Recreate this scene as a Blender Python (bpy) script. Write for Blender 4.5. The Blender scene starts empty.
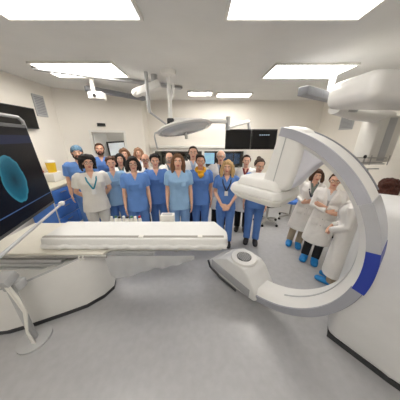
import bpy, bmesh, math, random
from mathutils import Vector, Matrix, noise
random.seed(7)
S = bpy.context.scene
COL = S.collection
PI = math.pi

# ------------------------------------------------------------------ camera, world, exposure
CAM_H = 1.93
cd = bpy.data.cameras.new('camera'); cam = bpy.data.objects.new('camera', cd); COL.objects.link(cam)
cd.sensor_width = 36.0; cd.lens = 172.0/400.0*36.0; cd.clip_start = 0.05
cam.location = (0, 0, CAM_H)
cam.rotation_euler = (PI/2 - math.atan(62/172), 0, 0)
S.camera = cam
w = bpy.data.worlds.new('world'); S.world = w; w.use_nodes = True
w.node_tree.nodes['Background'].inputs[0].default_value = (0.9, 0.95, 1, 1)
w.node_tree.nodes['Background'].inputs[1].default_value = 0.15
S.view_settings.view_transform = 'Standard'; S.view_settings.look = 'None'
S.view_settings.gamma = 1.0; S.view_settings.use_curve_mapping = False
S.view_settings.exposure = 0.0
PANEL = 20.0         # strength of the ceiling light panels

# ------------------------------------------------------------------ materials
def lin(c):
    return tuple(((x/255)/12.92 if x/255 <= .04045 else ((x/255+.055)/1.055)**2.4) for x in c) + (1,)
MATS = {}
def mat(name, c, rough=.5, metal=0, var=.06, scale=8, bump=0, bscale=60, emit=0, trans=0, coat=0, stretch=None):
    if name in MATS: return MATS[name]
    m = bpy.data.materials.new(name); m.use_nodes = True
    nt = m.node_tree; b = nt.nodes['Principled BSDF']
    col = lin(c)
    tc = nt.nodes.new('ShaderNodeTexCoord')
    src = tc.outputs['Object']
    if stretch:
        mp = nt.nodes.new('ShaderNodeMapping'); mp.inputs['Scale'].default_value = stretch
        nt.links.new(src, mp.inputs[0]); src = mp.outputs[0]
    nz = nt.nodes.new('ShaderNodeTexNoise'); nz.inputs['Scale'].default_value = scale; nz.inputs['Detail'].default_value = 3
    nt.links.new(src, nz.inputs['Vector'])
    rp = nt.nodes.new('ShaderNodeValToRGB')
    rp.color_ramp.elements[0].position = .3; rp.color_ramp.elements[1].position = .7
    rp.color_ramp.elements[0].color = tuple(x*(1-var) for x in col[:3])+(1,)
    rp.color_ramp.elements[1].color = tuple(min(1, x*(1+var)) for x in col[:3])+(1,)
    nt.links.new(nz.outputs['Fac'], rp.inputs[0])
    nt.links.new(rp.outputs[0], b.inputs['Base Color'])
    b.inputs['Roughness'].default_value = rough; b.inputs['Metallic'].default_value = metal
    if coat: b.inputs['Coat Weight'].default_value = coat
    if trans: b.inputs['Transmission Weight'].default_value = trans; b.inputs['IOR'].default_value = 1.45
    if emit:
        nt.links.new(rp.outputs[0], b.inputs['Emission Color']); b.inputs['Emission Strength'].default_value = emit
    if bump:
        n2 = nt.nodes.new('ShaderNodeTexNoise'); n2.inputs['Scale'].default_value = bscale; n2.inputs['Detail'].default_value = 4
        nt.links.new(src, n2.inputs['Vector'])
        bp = nt.nodes.new('ShaderNodeBump'); bp.inputs['Strength'].default_value = bump; bp.inputs['Distance'].default_value = .02 if bscale < 12 else .01
        nt.links.new(n2.outputs['Fac'], bp.inputs['Height']); nt.links.new(bp.outputs[0], b.inputs['Normal'])
    MATS[name] = m
    return m
WALL = mat('wall_paint', (238, 233, 224), .8, var=.02, scale=2, bump=.05)
CEIL = mat('ceiling_paint', (228, 227, 224), .85, var=.02, scale=3)
FLOOR = mat('floor_vinyl', (176, 176, 178), .28, var=.05, scale=14, bump=.02, bscale=200)
WHITE = mat('white_enamel', (232, 231, 228), .35, var=.015, coat=.2)
OFFW = mat('off_white_plastic', (222, 220, 214), .42, var=.02)
LAV = mat('pale_lavender_plastic', (214, 214, 222), .4, var=.02)
GREYP = mat('grey_plastic', (138, 140, 146), .45, var=.04)
LGREY = mat('light_grey_plastic', (182, 183, 184), .45, var=.03)
DARK = mat('dark_grey_plastic', (52, 53, 56), .5, var=.1)
BLACK = mat('black_plastic', (14, 14, 16), .4, var=.1)
BLACKS = mat('black_screen', (6, 7, 10), .15, var=.1)
METAL = mat('brushed_metal', (178, 177, 174), .32, metal=.9, var=.05, scale=30)
SILVER = mat('silver_paint', (190, 192, 198), .32, metal=.55, var=.03)
ROYAL = mat('royal_blue_panel', (30, 54, 150), .4, var=.05)
CABBLUE = mat('cabinet_blue', (78, 132, 220), .45, var=.05)
CREAM = mat('cream_laminate', (226, 220, 204), .5, var=.03)
SHEET = mat('white_sheet', (226, 226, 224), .75, var=.015, bump=.35, bscale=22)
DRAPE = mat('clear_white_drape', (232, 233, 234), .35, var=.03, bump=.3, bscale=16)
STRAPM = mat('taupe_strap', (158, 154, 147), .7, var=.05)
YELLOW = mat('yellow_plastic', (232, 190, 40), .4, var=.05)
RED = mat('red_plastic', (170, 40, 40), .5, var=.1)
GREENP = mat('green_plastic', (70, 120, 90), .5, var=.1)
TRIM = mat('white_trim', (230, 228, 222), .5, var=.02)
GLASSG = mat('grey_lens_glass', (206, 209, 211), .12, var=.03)
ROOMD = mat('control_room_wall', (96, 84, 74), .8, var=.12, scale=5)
CTEAL = mat('cap_teal_print', (84, 116, 140), .8, var=.55, scale=55)
SKIN = mat('skin', (224, 176, 150), .5, var=.06, scale=25)
SKIN2 = mat('skin_tan', (206, 156, 130), .5, var=.06, scale=25)
LIPS = mat('lips', (196, 118, 108), .45, var=.05)
EYEW = mat('eye_white', (225, 222, 215), .3, var=.02)
IRIS = mat('iris', (42, 30, 24), .25, var=.1)
SCRUB = mat('scrub_blue', (100, 142, 208), .85, var=.08, scale=6, bump=1.0, bscale=9)
SCRUBD = mat('scrub_mid_blue', (88, 128, 194), .85, var=.08, scale=6, bump=1.0, bscale=9)
SCRUBL = mat('scrub_light_blue', (144, 180, 216), .85, var=.06, scale=6, bump=1.0, bscale=9)
COATM = mat('white_coat_cotton', (243, 240, 236), .85, var=.03, scale=6, bump=1.0, bscale=9)
COATG = mat('grey_white_cotton', (224, 221, 215), .85, var=.04, scale=6, bump=1.0, bscale=9)
BEIGE = mat('beige_trouser', (176, 160, 138), .85, var=.06, bump=.4, bscale=14)
BLKT = mat('black_trouser', (26, 26, 30), .85, var=.1, bump=.4, bscale=14)
NAVYT = mat('navy_trouser', (40, 50, 84), .85, var=.1, bump=.4, bscale=14)
SHOEC = mat('shoe_cover_blue', (30, 130, 200), .5, var=.12, scale=30, bump=.5, bscale=50)
SHOED = mat('dark_shoe', (40, 38, 40), .5, var=.1)
SHOEW = mat('white_clog', (214, 212, 208), .5, var=.04)
CLOTHS = {'grey': mat('shirt_grey', (120, 124, 130), .85, var=.08), 'pale': mat('shirt_pale_blue', (176, 190, 212), .85, var=.04),
          'red': mat('top_dark_red', (120, 34, 44), .85, var=.1), 'white': mat('shirt_white', (226, 226, 226), .85, var=.03),
          'black': mat('top_black', (30, 30, 34), .85, var=.1), 'stripe': mat('top_grey_green', (130, 140, 134), .85, var=.3, scale=50)}
TIE = mat('tie_dark', (36, 40, 58), .6, var=.2, scale=40)
SCARF = mat('scarf_mustard', (206, 150, 30), .9, var=.25, scale=30, bump=.6, bscale=40)
LANY = mat('lanyard_teal', (40, 130, 150), .6, var=.1)
LANYD = mat('lanyard_navy', (34, 40, 66), .6, var=.1)
HAIRS = {k: mat('hair_'+k, c, .75, var=.35, scale=14, bump=.8, bscale=30, stretch=(8, 8, 1.2)) for k, c in {
    'black': (32, 26, 25), 'dark': (60, 42, 33), 'brown': (84, 56, 38), 'lightbrown': (112, 78, 52), 'ginger': (156, 118, 92),
    'blonde': (196, 162, 112), 'grey': (150, 146, 142), 'white': (214, 210, 204), 'auburn': (78, 40, 28)}.items()}

def emit_mat(name, c, st):
    m = bpy.data.materials.new(name); m.use_nodes = True; nt = m.node_tree
    b = nt.nodes['Principled BSDF']
    b.inputs['Base Color'].default_value = (.9, .9, .9, 1)
    b.inputs['Emission Color'].default_value = lin(c); b.inputs['Emission Strength'].default_value = st
    return m
DIFF = emit_mat('light_diffuser', (255, 250, 242), PANEL)
DIFF_FILL = emit_mat('fill_diffuser_soft', (255, 250, 244), PANEL*.22)  # weaker glow, used only on added fill panels
SCR_BLUE = mat('screen_light_blue', (150, 190, 215), .3, emit=.9, var=.15, scale=6)
SCR_DIM = mat('screen_dim_blue', (40, 62, 92), .3, emit=.6, var=.6, scale=14)
SCR_PALE = mat('screen_pale', (205, 210, 212), .3, emit=.45, var=.1, scale=5)
SCR_TEXT = mat('screen_text_glow', (150, 170, 190), .3, emit=.6, var=.1)

# ------------------------------------------------------------------ mesh helpers
def basis(t, side=None):
    t = t.normalized()
    s = Vector(side) if side is not None else (Vector((1, 0, 0)) if abs(t.x) < .8 else Vector((0, 1, 0)))
    s = (s - t*s.dot(t)).normalized()
    return s, t.cross(s)
class MB:
    def __init__(self): self.bm = bmesh.new(); self.mi = 0
    def _tag(self, faces):
        for f in faces: f.material_index = self.mi
    def box(self, c, size, bev=0, rot=None, seg=2):
        t = bmesh.new(); bmesh.ops.create_cube(t, size=1)
        bmesh.ops.scale(t, vec=size, verts=t.verts)
        if bev: bmesh.ops.bevel(t, geom=list(t.edges), offset=min(bev, min(size)*.49), segments=seg, affect='EDGES', profile=.5)
        if rot is not None: bmesh.ops.transform(t, matrix=rot.to_4x4(), verts=t.verts)
        bmesh.ops.translate(t, vec=c, verts=t.verts)
        return self.merge(t)
    def merge(self, t, M=None):
        if M is not None: bmesh.ops.transform(t, matrix=M, verts=t.verts)
        mp = {v: self.bm.verts.new(v.co) for v in t.verts}
        for f in t.faces:
            try:
                nf = self.bm.faces.new([mp[v] for v in f.verts]); nf.material_index = self.mi
            except ValueError: pass
        t.free(); return self
    def tube(self, pts, radii, side=None, seg=12, closed=False):
        pts = [Vector(p) for p in pts]; n = len(pts)
        if not isinstance(radii, (list, tuple)): radii = [radii]*n
        rings = []; s0 = None
        for i, p in enumerate(pts):
            if closed: t = pts[(i+1) % n]-pts[i-1]
            else: t = pts[min(i+1, n-1)]-pts[max(i-1, 0)]
            a, b = basis(t, side if side is not None else s0); s0 = a
            r = radii[i]; ra, rb = r if isinstance(r, (list, tuple)) else (r, r)
            rings.append([self.bm.verts.new(p + a*ra*math.cos(2*PI*k/seg) + b*rb*math.sin(2*PI*k/seg)) for k in range(seg)])
        fs = []
        for i in range(n if closed else n-1):
            A, B = rings[i], rings[(i+1) % n]
            for k in range(seg): fs.append(self.bm.faces.new((A[k], A[(k+1) % seg], B[(k+1) % seg], B[k])))
        if not closed:
            fs.append(self.bm.faces.new(rings[0][::-1])); fs.append(self.bm.faces.new(rings[-1]))
        self._tag(fs); return self
    def ell(self, c, r, rot=None, u=16, v=10):
        t = bmesh.new(); bmesh.ops.create_uvsphere(t, u_segments=u, v_segments=v, radius=1)
        if not isinstance(r, (list, tuple)): r = (r, r, r)
        bmesh.ops.scale(t, vec=r, verts=t.verts)
        if rot is not None: bmesh.ops.transform(t, matrix=rot.to_4x4(), verts=t.verts)
        bmesh.ops.translate(t, vec=c, verts=t.verts)
        return self.merge(t)
    def prism(self, poly, z0, z1, top=None, bev=0):
        t = bmesh.new(); top = top or poly
        a = [t.verts.new((x, y, z0)) for x, y in poly]; b = [t.verts.new((x, y, z1)) for x, y in top]
        n = len(a)
        t.faces.new(a[::-1]); t.faces.new(b)
        for i in range(n): t.faces.new((a[i], a[(i+1) % n], b[(i+1) % n], b[i]))
        bmesh.ops.recalc_face_normals(t, faces=t.faces)
        if bev: bmesh.ops.bevel(t, geom=list(t.edges), offset=bev, segments=3, affect='EDGES', profile=.5)
        return self.merge(t)
    def lathe(self, prof, c=(0, 0, 0), seg=32):
        c = Vector(c); rings = []
        for r, z in prof:
            rings.append([self.bm.verts.new(c+Vector((r*math.cos(2*PI*k/seg), r*math.sin(2*PI*k/seg), z))) for k in range(seg)] if r > 1e-6 else [self.bm.verts.new(c+Vector((0, 0, z)))])
        fs = []
        for A, B in zip(rings, rings[1:]):
            for k in range(seg):
                k2 = (k+1) % seg
                if len(A) == 1 and len(B) == 1: continue
                if len(A) == 1: fs.append(self.bm.faces.new((A[0], B[k2], B[k])))
                elif len(B) == 1: fs.append(self.bm.faces.new((A[k], A[k2], B[0])))
                else: fs.append(self.bm.faces.new((A[k], A[k2], B[k2], B[k])))
        self._tag(fs); return self
    def build(self, name, mats, parent=None, smooth=True, angle=40, vox=None, sm=0, loc=None, disp=None):
        me = bpy.data.meshes.new(name)
        bmesh.ops.recalc_face_normals(self.bm, faces=self.bm.faces)
        self.bm.to_mesh(me); self.bm.free()
        if not isinstance(mats, (list, tuple)): mats = [mats]
        if vox:
            me = remesh(me, vox, sm)
        for m in mats: me.materials.append(m)
        o = bpy.data.objects.new(name, me); COL.objects.link(o)
        if parent is not None: o.parent = parent
        if loc is not None: o.location = loc
        if smooth:
            me.polygons.foreach_set('use_smooth', [True]*len(me.polygons))
            if not vox: me.set_sharp_from_angle(angle=math.radians(angle))
        me.update()
        return o
def remesh(me, vox, sm=0):
    t = bpy.data.objects.new('t', me); COL.objects.link(t)
    m = t.modifiers.new('r', 'REMESH'); m.mode = 'VOXEL'; m.voxel_size = vox
    if sm:
        k = t.modifiers.new('s', 'SMOOTH'); k.factor = .5; k.iterations = sm
    dg = bpy.context.evaluated_depsgraph_get(); dg.update()
    ev = t.evaluated_get(dg)
    r = bpy.data.meshes.new_from_object(ev)
    bpy.data.objects.remove(t); bpy.data.meshes.remove(me)
    return r
def cull(o, pred):
    bm = bmesh.new(); bm.from_mesh(o.data)
    bmesh.ops.delete(bm, geom=[f for f in bm.faces if pred(f.calc_center_median())], context='FACES')
    bm.to_mesh(o.data); bm.free(); o.data.update()
def tag(o, label, cat, group=None):
    o['label'] = label; o['category'] = cat
    if group: o['group'] = group
    return o
def empty(name, loc, label, cat, group=None, rz=0):
    o = bpy.data.objects.new(name, None); COL.objects.link(o)
    o.empty_display_size = .1
    o.location = loc; o.rotation_euler = (0, 0, rz)
    return tag(o, label, cat, group)
def struct(o): o['kind'] = 'structure'; return o

# ------------------------------------------------------------------ room shell
CZ = 2.98
A = Vector((-3.3, 4.4)); B = Vector((-1.62, 5.35)); YB = 5.8; XR = 3.7; YF = -1.8
struct(MB().box(((-3.3+XR)/2, 2.9, -.05), (7.4, 9.8, .1)).build('floor', FLOOR))
struct(MB().box(((-3.3+XR)/2, 2.9, CZ+.05), (7.4, 9.8, .1)).build('ceiling', CEIL))
struct(MB().box((-3.36, (4.4+YF)/2, CZ/2), (.12, 4.4-YF, CZ)).build('wall_left', WALL))
struct(MB().box((XR+.06, (YB+YF)/2, CZ/2), (.12, YB-YF, CZ)).build('wall_right', WALL))
struct(MB().box((.2, YF-.06, CZ/2), (7.2, .12, CZ)).build('wall_front', WALL))
# angled wall with the doorway
ab = (B-A); L = ab.length; ang = math.atan2(ab.y, ab.x); RZ = Matrix.Rotation(ang, 3, 'Z')
D0, D1, DT = .315*L, .71*L, 2.07
def awall(u0, u1, z0, z1, mb, off=.05, th=.1):
    c = RZ @ Vector(((u0+u1)/2, off, (z0+z1)/2)); mb.box((A.x+c.x, A.y+c.y, c.z), (u1-u0, th, z1-z0), rot=RZ)
m = MB(); awall(0, D0, 0, CZ, m); awall(D1, L, 0, CZ, m); awall(D0, D1, DT, CZ, m)
struct(m.build('wall_door_side', WALL))
m = MB(); awall(D0-.05, D0, 0, DT+.05, m, .045, .13); awall(D1, D1+.05, 0, DT+.05, m, .045, .13); awall(D0, D1, DT, DT+.05, m, .045, .13)
fr = struct(m.build('door_1', TRIM))
m = MB()
hl = RZ @ Vector((D0+.02, .1, 0)); R2 = Matrix.Rotation(ang+math.radians(62), 3, 'Z')
c = R2 @ Vector((.36, 0, 1.03)); m.box((A.x+hl.x+c.x, A.y+hl.y+c.y, c.z), (.7, .04, 2.04), .004, R2)
leaf = m.build('door_leaf', WHITE, fr)
m = MB(); c = R2 @ Vector((.64, -.05, 1.0)); m.tube([(A.x+hl.x+c.x, A.y+hl.y+c.y, .98), (A.x+hl.x+c.x, A.y+hl.y+c.y, 1.06)], .012); m.build('door_handle', METAL, leaf)
# corridor beyond the door
m = MB(); m.box((-2.8, 6.9, 1.5), (2.6, .1, 3.0)); m.box((-4.0, 5.8, 1.5), (.1, 2.4, 3)); struct(m.build('wall_corridor', WALL))
m = MB(); m.box((-2.8, 5.9, -.06), (2.5, 2.2, .1)); struct(m.build('floor_corridor', FLOOR))
# return wall and back wall with the window band
struct(MB().box((-1.67, (5.35+YB)/2+.1, CZ/2), (.1, YB-5.35+.2, CZ)).build('wall_return', WALL))
W0, W1, WZ0, WZ1 = -1.5, 1.46, .95, 1.56
m = MB()
m.box(((-1.62+W0)/2, YB+.06, CZ/2), (W0+1.62, .12, CZ)); m.box(((XR+W1)/2, YB+.06, CZ/2), (XR-W1, .12, CZ))
m.box(((W0+W1)/2, YB+.06, WZ0/2), (W1-W0, .12, WZ0)); m.box(((W0+W1)/2, YB+.06, (CZ+WZ1)/2), (W1-W0, .12, CZ-WZ1))
struct(m.build('wall_back', WALL))
m = MB()
for z in (WZ0, WZ1): m.box(((W0+W1)/2, YB+.0, z), (W1-W0+.1, .16, .06), .006)
m.box((W0, YB, (WZ0+WZ1)/2), (.06, .16, WZ1-WZ0)); m.box((W1, YB, (WZ0+WZ1)/2), (.06, .16, WZ1-WZ0))
win = struct(m.build('window_1', TRIM))
MB().box((.1, YB, (WZ0+WZ1)/2), (.09, .14, WZ1-WZ0-.05), .006).build('mullion', TRIM, win)
GLASS = mat('window_glass', (240, 246, 246), .02, var=.0, trans=1)
MB().box(((W0+W1)/2, YB+.03, (WZ0+WZ1)/2), (W1-W0-.05, .008, WZ1-WZ0-.05)).build('glass_pane', GLASS, win)
struct(MB().box(((W0+W1)/2, YB-.06, WZ1+.1), (W1-W0+.12, .1, .09), .01).build('trim_1', TRIM))
# control room
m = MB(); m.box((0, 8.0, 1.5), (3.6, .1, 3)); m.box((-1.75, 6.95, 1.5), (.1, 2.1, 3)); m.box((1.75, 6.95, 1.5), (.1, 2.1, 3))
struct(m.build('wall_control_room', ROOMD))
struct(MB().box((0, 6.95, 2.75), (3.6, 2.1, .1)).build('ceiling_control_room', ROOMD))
struct(MB().box((0, 6.95, -.05), (3.6, 2.1, .1)).build('floor_control_room', FLOOR))
# control desk and monitors
dk = empty('control_desk', (0, 6.25, 0), 'long pale desk behind the control room window carrying monitors', 'desk')
MB().box((0, 0, .92), (2.9, .55, .04), .005).build('desk_top', CREAM, dk)
for x in (-1.4, 0, 1.4): MB().box((x, 0, .45), (.05, .5, .9)).build('desk_leg', LGREY, dk)
def desk_monitor(x, y, z, wd, ht, scr, label, rz=0):
    t = empty('desktop_monitor', (x, y, z), label, 'monitor', rz=rz)
    MB().box((0, 0, .1+ht/2), (wd, .04, ht), .008).build('housing', BLACK, t)
    MB().box((0, -.0205, .1+ht/2), (wd-.04, .004, ht-.04)).build('screen', scr, t)
    MB().tube([(0, .03, .01), (0, .03, .16)], .02).box((0, .03, .008), (.2, .14, .016), .004).build('stand', BLACK, t)
desk_monitor(.32, 6.25, .94, .42, .42, SCR_BLUE, 'pale blue lit monitor in the control room window beside the white-haired man')
desk_monitor(.98, 6.25, .94, .40, .40, SCR_DIM, 'dark monitor with dim blue image behind the blonde woman, nearer the window mullion')
desk_monitor(1.3, 6.25, .94, .24, .4, SCR_DIM, 'narrow dark monitor at the end of the control room window')
desk_monitor(-.3, 6.25, .94, .45, .42, BLACKS, 'switched-off black monitor in the control room window behind the tall man', .2)
t = empty('storage_rack', (-.95, 7.2, 0), 'dark shelving rack with boxes seen deep in the control room', 'shelf')
for z in (.5, .95, 1.35, 1.7): MB().box((0, 0, z), (1.3, .4, .03)).build('shelf', mat('dark_wood', (70, 52, 42), .6, var=.2), t)
for x in (-.64, .64): MB().box((x, 0, .87), (.03, .4, 1.74)).build('upright', BLACK, t)
for i, (x, c, hh) in enumerate(((-.4, CREAM, .24), (-.05, RED, .16), (.35, LGREY, .26))):
    tag(MB().box((-.95+x, 7.15, .965+hh/2), (.28, .25, hh), .01).build('storage_box', c),
        ['cream storage box on the rack in the control room', 'low dark red storage box in the middle of the control room rack', 'tall light grey storage box on the control room rack'][i], 'box')
tag(MB().box((0, 6.9, 2.68), (.6, .3, .03)).build('ceiling_light', emit_mat('control_room_fill', (255, 225, 190), 3)), 'small dim fill panel added under the control room ceiling', 'ceiling light')  # unseen lamp, added to give the dark control room some light

# ------------------------------------------------------------------ ceiling lights and added fill panels
def panel(x, y, wx, wy, label, soft=False):
    t = empty('ceiling_light', (x, y, CZ), label, 'ceiling light', 'flush ceiling light panels')
    m = MB(); f = .025
    for sx in (-1, 1): m.box((sx*(wx/2+f/2), 0, -.015), (f, wy+2*f, .03))
    for sy in (-1, 1): m.box((0, sy*(wy/2+f/2), -.015), (wx, f, .03))
    m.build('frame', TRIM, t)
    MB().box((0, 0, -.011), (wx, wy, .02)).build('diffuser', DIFF_FILL if soft else DIFF, t)
panel(.0, 4.9, .56, .34, 'ceiling light panel above the crowd, nearer the operating lamp post')
panel(.86, 5.05, .84, .34, 'long ceiling light panel above the black hanging monitors')
panel(-1.9, 3.35, 1.2, .6, 'added fill light panel above the curly-haired woman and the blue cabinet')  # added out of view to light the crowd and left wall
panel(1.75, 3.4, 1.2, .6, 'fill light panel added over the women in white coats')  # added overhead illumination for the right half of the crowd
panel(-1.15, 1.75, 1.2, .6, 'soft fill panel added over the head end of the patient table', True)  # added fill for the table, no fitting seen here
panel(.85, 1.75, 1.2, .6, 'soft fill panel added over the imaging arm and the foot of the table', True)  # added fill above the arm, no fitting seen here
panel(-.6, -.6, 1.2, .6, 'fill light panel added on the ceiling behind the camera')  # unseen front fill, added to brighten surfaces facing the camera
panel(2.2, .2, 1.2, .6, 'soft fill panel added above the gantry end of the room', True)  # unseen fill, added to lift the gantry and ring
t = empty('ceiling_light', (-2.75, 5.7, CZ), 'added fill light in the corridor beyond the doorway', 'ceiling light')  # added so the doorway does not render dark
MB().box((0, 0, -.03), (.8, .3, .06), .005).build('diffuser', emit_mat('corridor_fill', (250, 250, 248), 9), t)

# ------------------------------------------------------------------ people
def RX(a): return Matrix.Rotation(a, 3, 'X')
def RYm(a): return Matrix.Rotation(a, 3, 'Y')
def RZm(a): return Matrix.Rotation(a, 3, 'Z')
POSES = {  # elbow, wrist, hand direction, palm normal   (left side of the figure is +x)
    'down':    ((.205, .03, 1.11), (.215, -.05, .87), (0, -.12, -1), (-1, 0, 0)),
    'clasp':   ((.225, .03, 1.11), (.075, -.185, .935), (-.8, -.25, -.55), (0, .9, -.3)),
    'behind':  ((.235, .07, 1.12), (.10, .165, .93), (-.8, .1, -.5), (0, -1, 0)),
    'cross':   ((.215, -.05, 1.12), (-.03, -.195, 1.17), (-.95, .1, .25), (0, 1, 0)),
    'hold':    ((.21, .0, 1.12), (.10, -.215, 1.06), (-.7, -.3, .5), (0, .9, .3)),
}
def hand(mb, w, f, pn, sx, k):
    f = Vector(f).normalized(); pn = Vector(pn); pn = (pn - f*pn.dot(f)).normalized(); sd = f.cross(pn)
    if sd.dot(Vector((0, -1, 0))) < 0 and abs(sd.y) > .3: sd = -sd      # thumb side looks forward
    w = Vector(w)
    mb.tube([w - f*.02*k, w+f*.02*k, w+f*.06*k, w+f*.092*k], [(.027*k, .02*k), (.034*k, .017*k), (.041*k, .015*k), (.039*k, .012*k)], side=sd, seg=12)
    for off, ln in ((.031, .068), (.0105, .078), (-.0105, .072), (-.031, .056)):
        p0 = w + f*.078*k + sd*off*k; sp = sd*off*.22
        d1 = (f + sp*2 + pn*.12).normalized(); p1 = p0 + d1*ln*.55*k
        d2 = (f + sp*2 + pn*.55).normalized(); p2 = p1 + d2*ln*.35*k
        d3 = (f + pn*.95).normalized(); p3 = p2 + d3*ln*.3*k
        mb.tube([p0, p1, p2, p3], [.0092*k, .0088*k, .008*k, .0062*k], seg=8)
    q0 = w + f*.018*k + sd*.024*k; q1 = w + f*.05*k + sd*.05*k + pn*.01*k; q2 = w + f*.085*k + sd*.057*k + pn*.022*k
    mb.tube([q0, q1, q2], [.013*k, .011*k, .008*k], seg=8)

def person(label, x, y, H, turn=1.0, sex='f', pose='down', poseR=None, hair='short', hc='dark', top='scrub', topm=SCRUB, legm=None, shoem=SHOEW,
           inner=None, coatlen=.5, tilt=0, nod=0, htwist=0, glasses=False, beard=None, skin=SKIN, wide=1.0, lanyard=None, tie=False, scarf=False,
           lean=0, leanx=0, rz=None, cap=False, pocket=True, stance=.085):
    k = H/1.70
    rot = math.atan2(-x, y)*turn if rz is None else rz
    root = empty('person', (x, y, 0), label, 'person', rz=rot)
    if lean or leanx: root.rotation_euler = (lean, leanx, rot)
    W = wide*(1.0 if sex == 'm' else .9)
    sh = (.178 if sex == 'm' else .165)*wide
    def V3(p): return Vector(p)*k
    # ---- arms
    arms = []
    for s in (1, -1):
        ps = POSES[(poseR or pose) if s < 0 else pose]
        e, wv, hd, pn = [Vector((v[0]*s, v[1], v[2])) for v in ps]
        if pose == 'cross' and s < 0: wv = wv + Vector((0, -.055, -.045)); hd.z = -.1
        if pose == 'clasp' and s < 0: wv = wv + Vector((0, -.035, .015))
        if pose == 'behind' and s < 0: wv = wv + Vector((0, .03, .03))
        e.x *= (1 if sex == 'm' else .95)*wide
        if abs(wv.x) > .15: wv.x *= (1 if sex == 'm' else .95)*wide
        arms.append((s, Vector((sh*s, .012, 1.385)), e, wv, hd, pn))
    # ---- head frame
    HM = Matrix.Translation(V3((0, -.022, 1.475))) @ (RZm(htwist) @ RYm(tilt) @ RX(nod)).to_4x4() @ Matrix.Translation(V3((0, 0, .11))) @ Matrix.Scale(k*(1.0 if sex == 'm' else .97), 4)
    HMI = HM.inverted()
    def torso(mb, z0, inf, hem=0, ztop=1.445):
        bust = .012 if sex == 'f' else 0
        prof = [(.80, .168, .108, .01), (.88, .172, .115, .012), (.96, .162, .105, .005), (1.06, .142, .092, 0), (1.16, .148, .097, -.004),
                (1.27, .162, .112+bust, -.008-bust), (1.35, .17, .10, .0), (1.40, .145, .08, .006), (1.432, .085, .062, .01), (1.45, .055, .055, .008)]
        if sex == 'm': prof = [(z, (a*1.0 if z < 1.0 else a*1.06), b*1.03, o) for z, a, b, o in prof]
        P = [(z, a*W/ .95, b, o) for z, a, b, o in prof if z0 <= z <= ztop]
        if z0 < .80:
            P = [(z0, .168*W/.95+hem, .115+hem*.7, .008), ((z0+.86)/2, .17*W/.95+hem*.6, .115+hem*.4, .008)] + [q for q in P if q[0] > .84]
        mb.tube([V3((0, o, z)) for z, a, b, o in P], [((a+inf)*k, (b+inf)*k) for z, a, b, o in P], side=(1, 0, 0), seg=24)
    # ---- body: one continuous surface
    mb = MB(); torso(mb, .80, 0)
    mb.tube([V3((0, .012, 1.40)), V3((0, .0, 1.46)), V3((0, -.012, 1.54))], [.058*k*W, .052*k*W, .052*k*W], seg=16)
    for s, S0, e, wv, hd, pn in arms:
        mb.ell(V3(S0)+Vector((-.012*s*k, 0, -.012*k)), .052*k)
        mid = (S0+e)/2; fm = e.lerp(wv, .3)
        mb.tube([V3(S0), V3(mid), V3(e), V3(fm), V3(wv)], [.050*k*W, .044*k*W, .037*k*W, .038*k*W, .026*k*W], seg=14)
        hand(mb, V3(wv), hd, pn, s, k)
    for s in (1, -1):
        mb.tube([V3((.085*s, .01, .90)), V3((.092*s, .005, .72)), V3((stance*s, 0, .48)), V3((stance*s, .018, .33)), V3((stance*s, .02, .09))],
                [.088*k, .08*k, .054*k, .052*k, .036*k], seg=14)
        mb.tube([V3((stance*s, .055, .05)), V3((stance*s, -.02, .055)), V3((stance*s*1.1, -.12, .035)), V3((stance*s*1.12, -.165, .028))], [(.032*k, .035*k), (.036*k, .04*k), (.042*k, .026*k), (.03*k, .018*k)], side=(1, 0, 0), seg=12)
    hb = MB()
    hb.ell((0, .018, .03), (.076, .094, .085)); hb.ell((0, -.028, -.02), (.062, .062, .088)); hb.ell((0, -.036, -.072), (.046, .047, .038))
    hb.ell((0, -.068, -.098), (.022, .018, .014)); hb.tube([(0, -.082, .014), (0, -.100, -.012), (0, -.110, -.026)], [.0075, .0095, .0125], seg=10)
    hb.ell((.011, -.097, -.028), (.009, .009, .008)); hb.ell((-.011, -.097, -.028), (.009, .009, .008))
    hb.tube([(-.045, -.062, .027), (-.02, -.08, .03), (.02, -.08, .03), (.045, -.062, .027)], [.011, .012, .012, .011], seg=8)
    for s in (1, -1):
        hb.ell((.036*s, -.06, -.022), (.024, .024, .022)); hb.ell((.076*s, .012, -.006), (.009, .018, .031))
    hb.ell((0, -.087, -.053), (.024, .009, .007)); hb.ell((0, -.085, -.065), (.02, .009, .007))
    mb.merge(hb.bm, HM)
    body = mb.build('body', [skin, LIPS], root, vox=.0065, sm=2)
    bm = bmesh.new(); bm.from_mesh(body.data)
    for f in bm.faces:
        p = HMI @ f.calc_center_median()
        if abs(p.x) < .023 and -.072 < p.z < -.047 and p.y < -.082: f.material_index = 1
    bm.to_mesh(body.data); bm.free()
    for s in (1, -1):
        e = MB(); t = MB(); e.merge(MB().ell((.031*s, -.0745, .004), (.0135, .0125, .0085), u=12, v=8).bm, HM); e.mi = 1
        e.merge(MB().ell((.031*s, -.0835, .004), (.0065, .005, .0065), u=10, v=6).bm, HM); t.bm.free()
        e.build('eye', [EYEW, IRIS], root)
        e = MB(); e.merge(MB().tube([(.014*s, -.0905, .024), (.032*s, -.087, .029), (.05*s, -.07, .023)], [.0035, .0042, .003], seg=8).bm, HM)
        e.build('eyebrow', HAIRS['dark' if hc in ('blonde', 'lightbrown', 'ginger') else hc], root)
    # ---- trousers and shoes
    lm = legm or topm
    mb = MB()
    P = [(.80, .172, .118, .01), (.88, .176, .124, .012), (.97, .168, .115, .006)]
    mb.tube([V3((0, o, z)) for z, a, b, o in P], [((a*W/.95+.008)*k, (b+.006)*k) for z, a, b, o in P], side=(1, 0, 0), seg=24)
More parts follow.
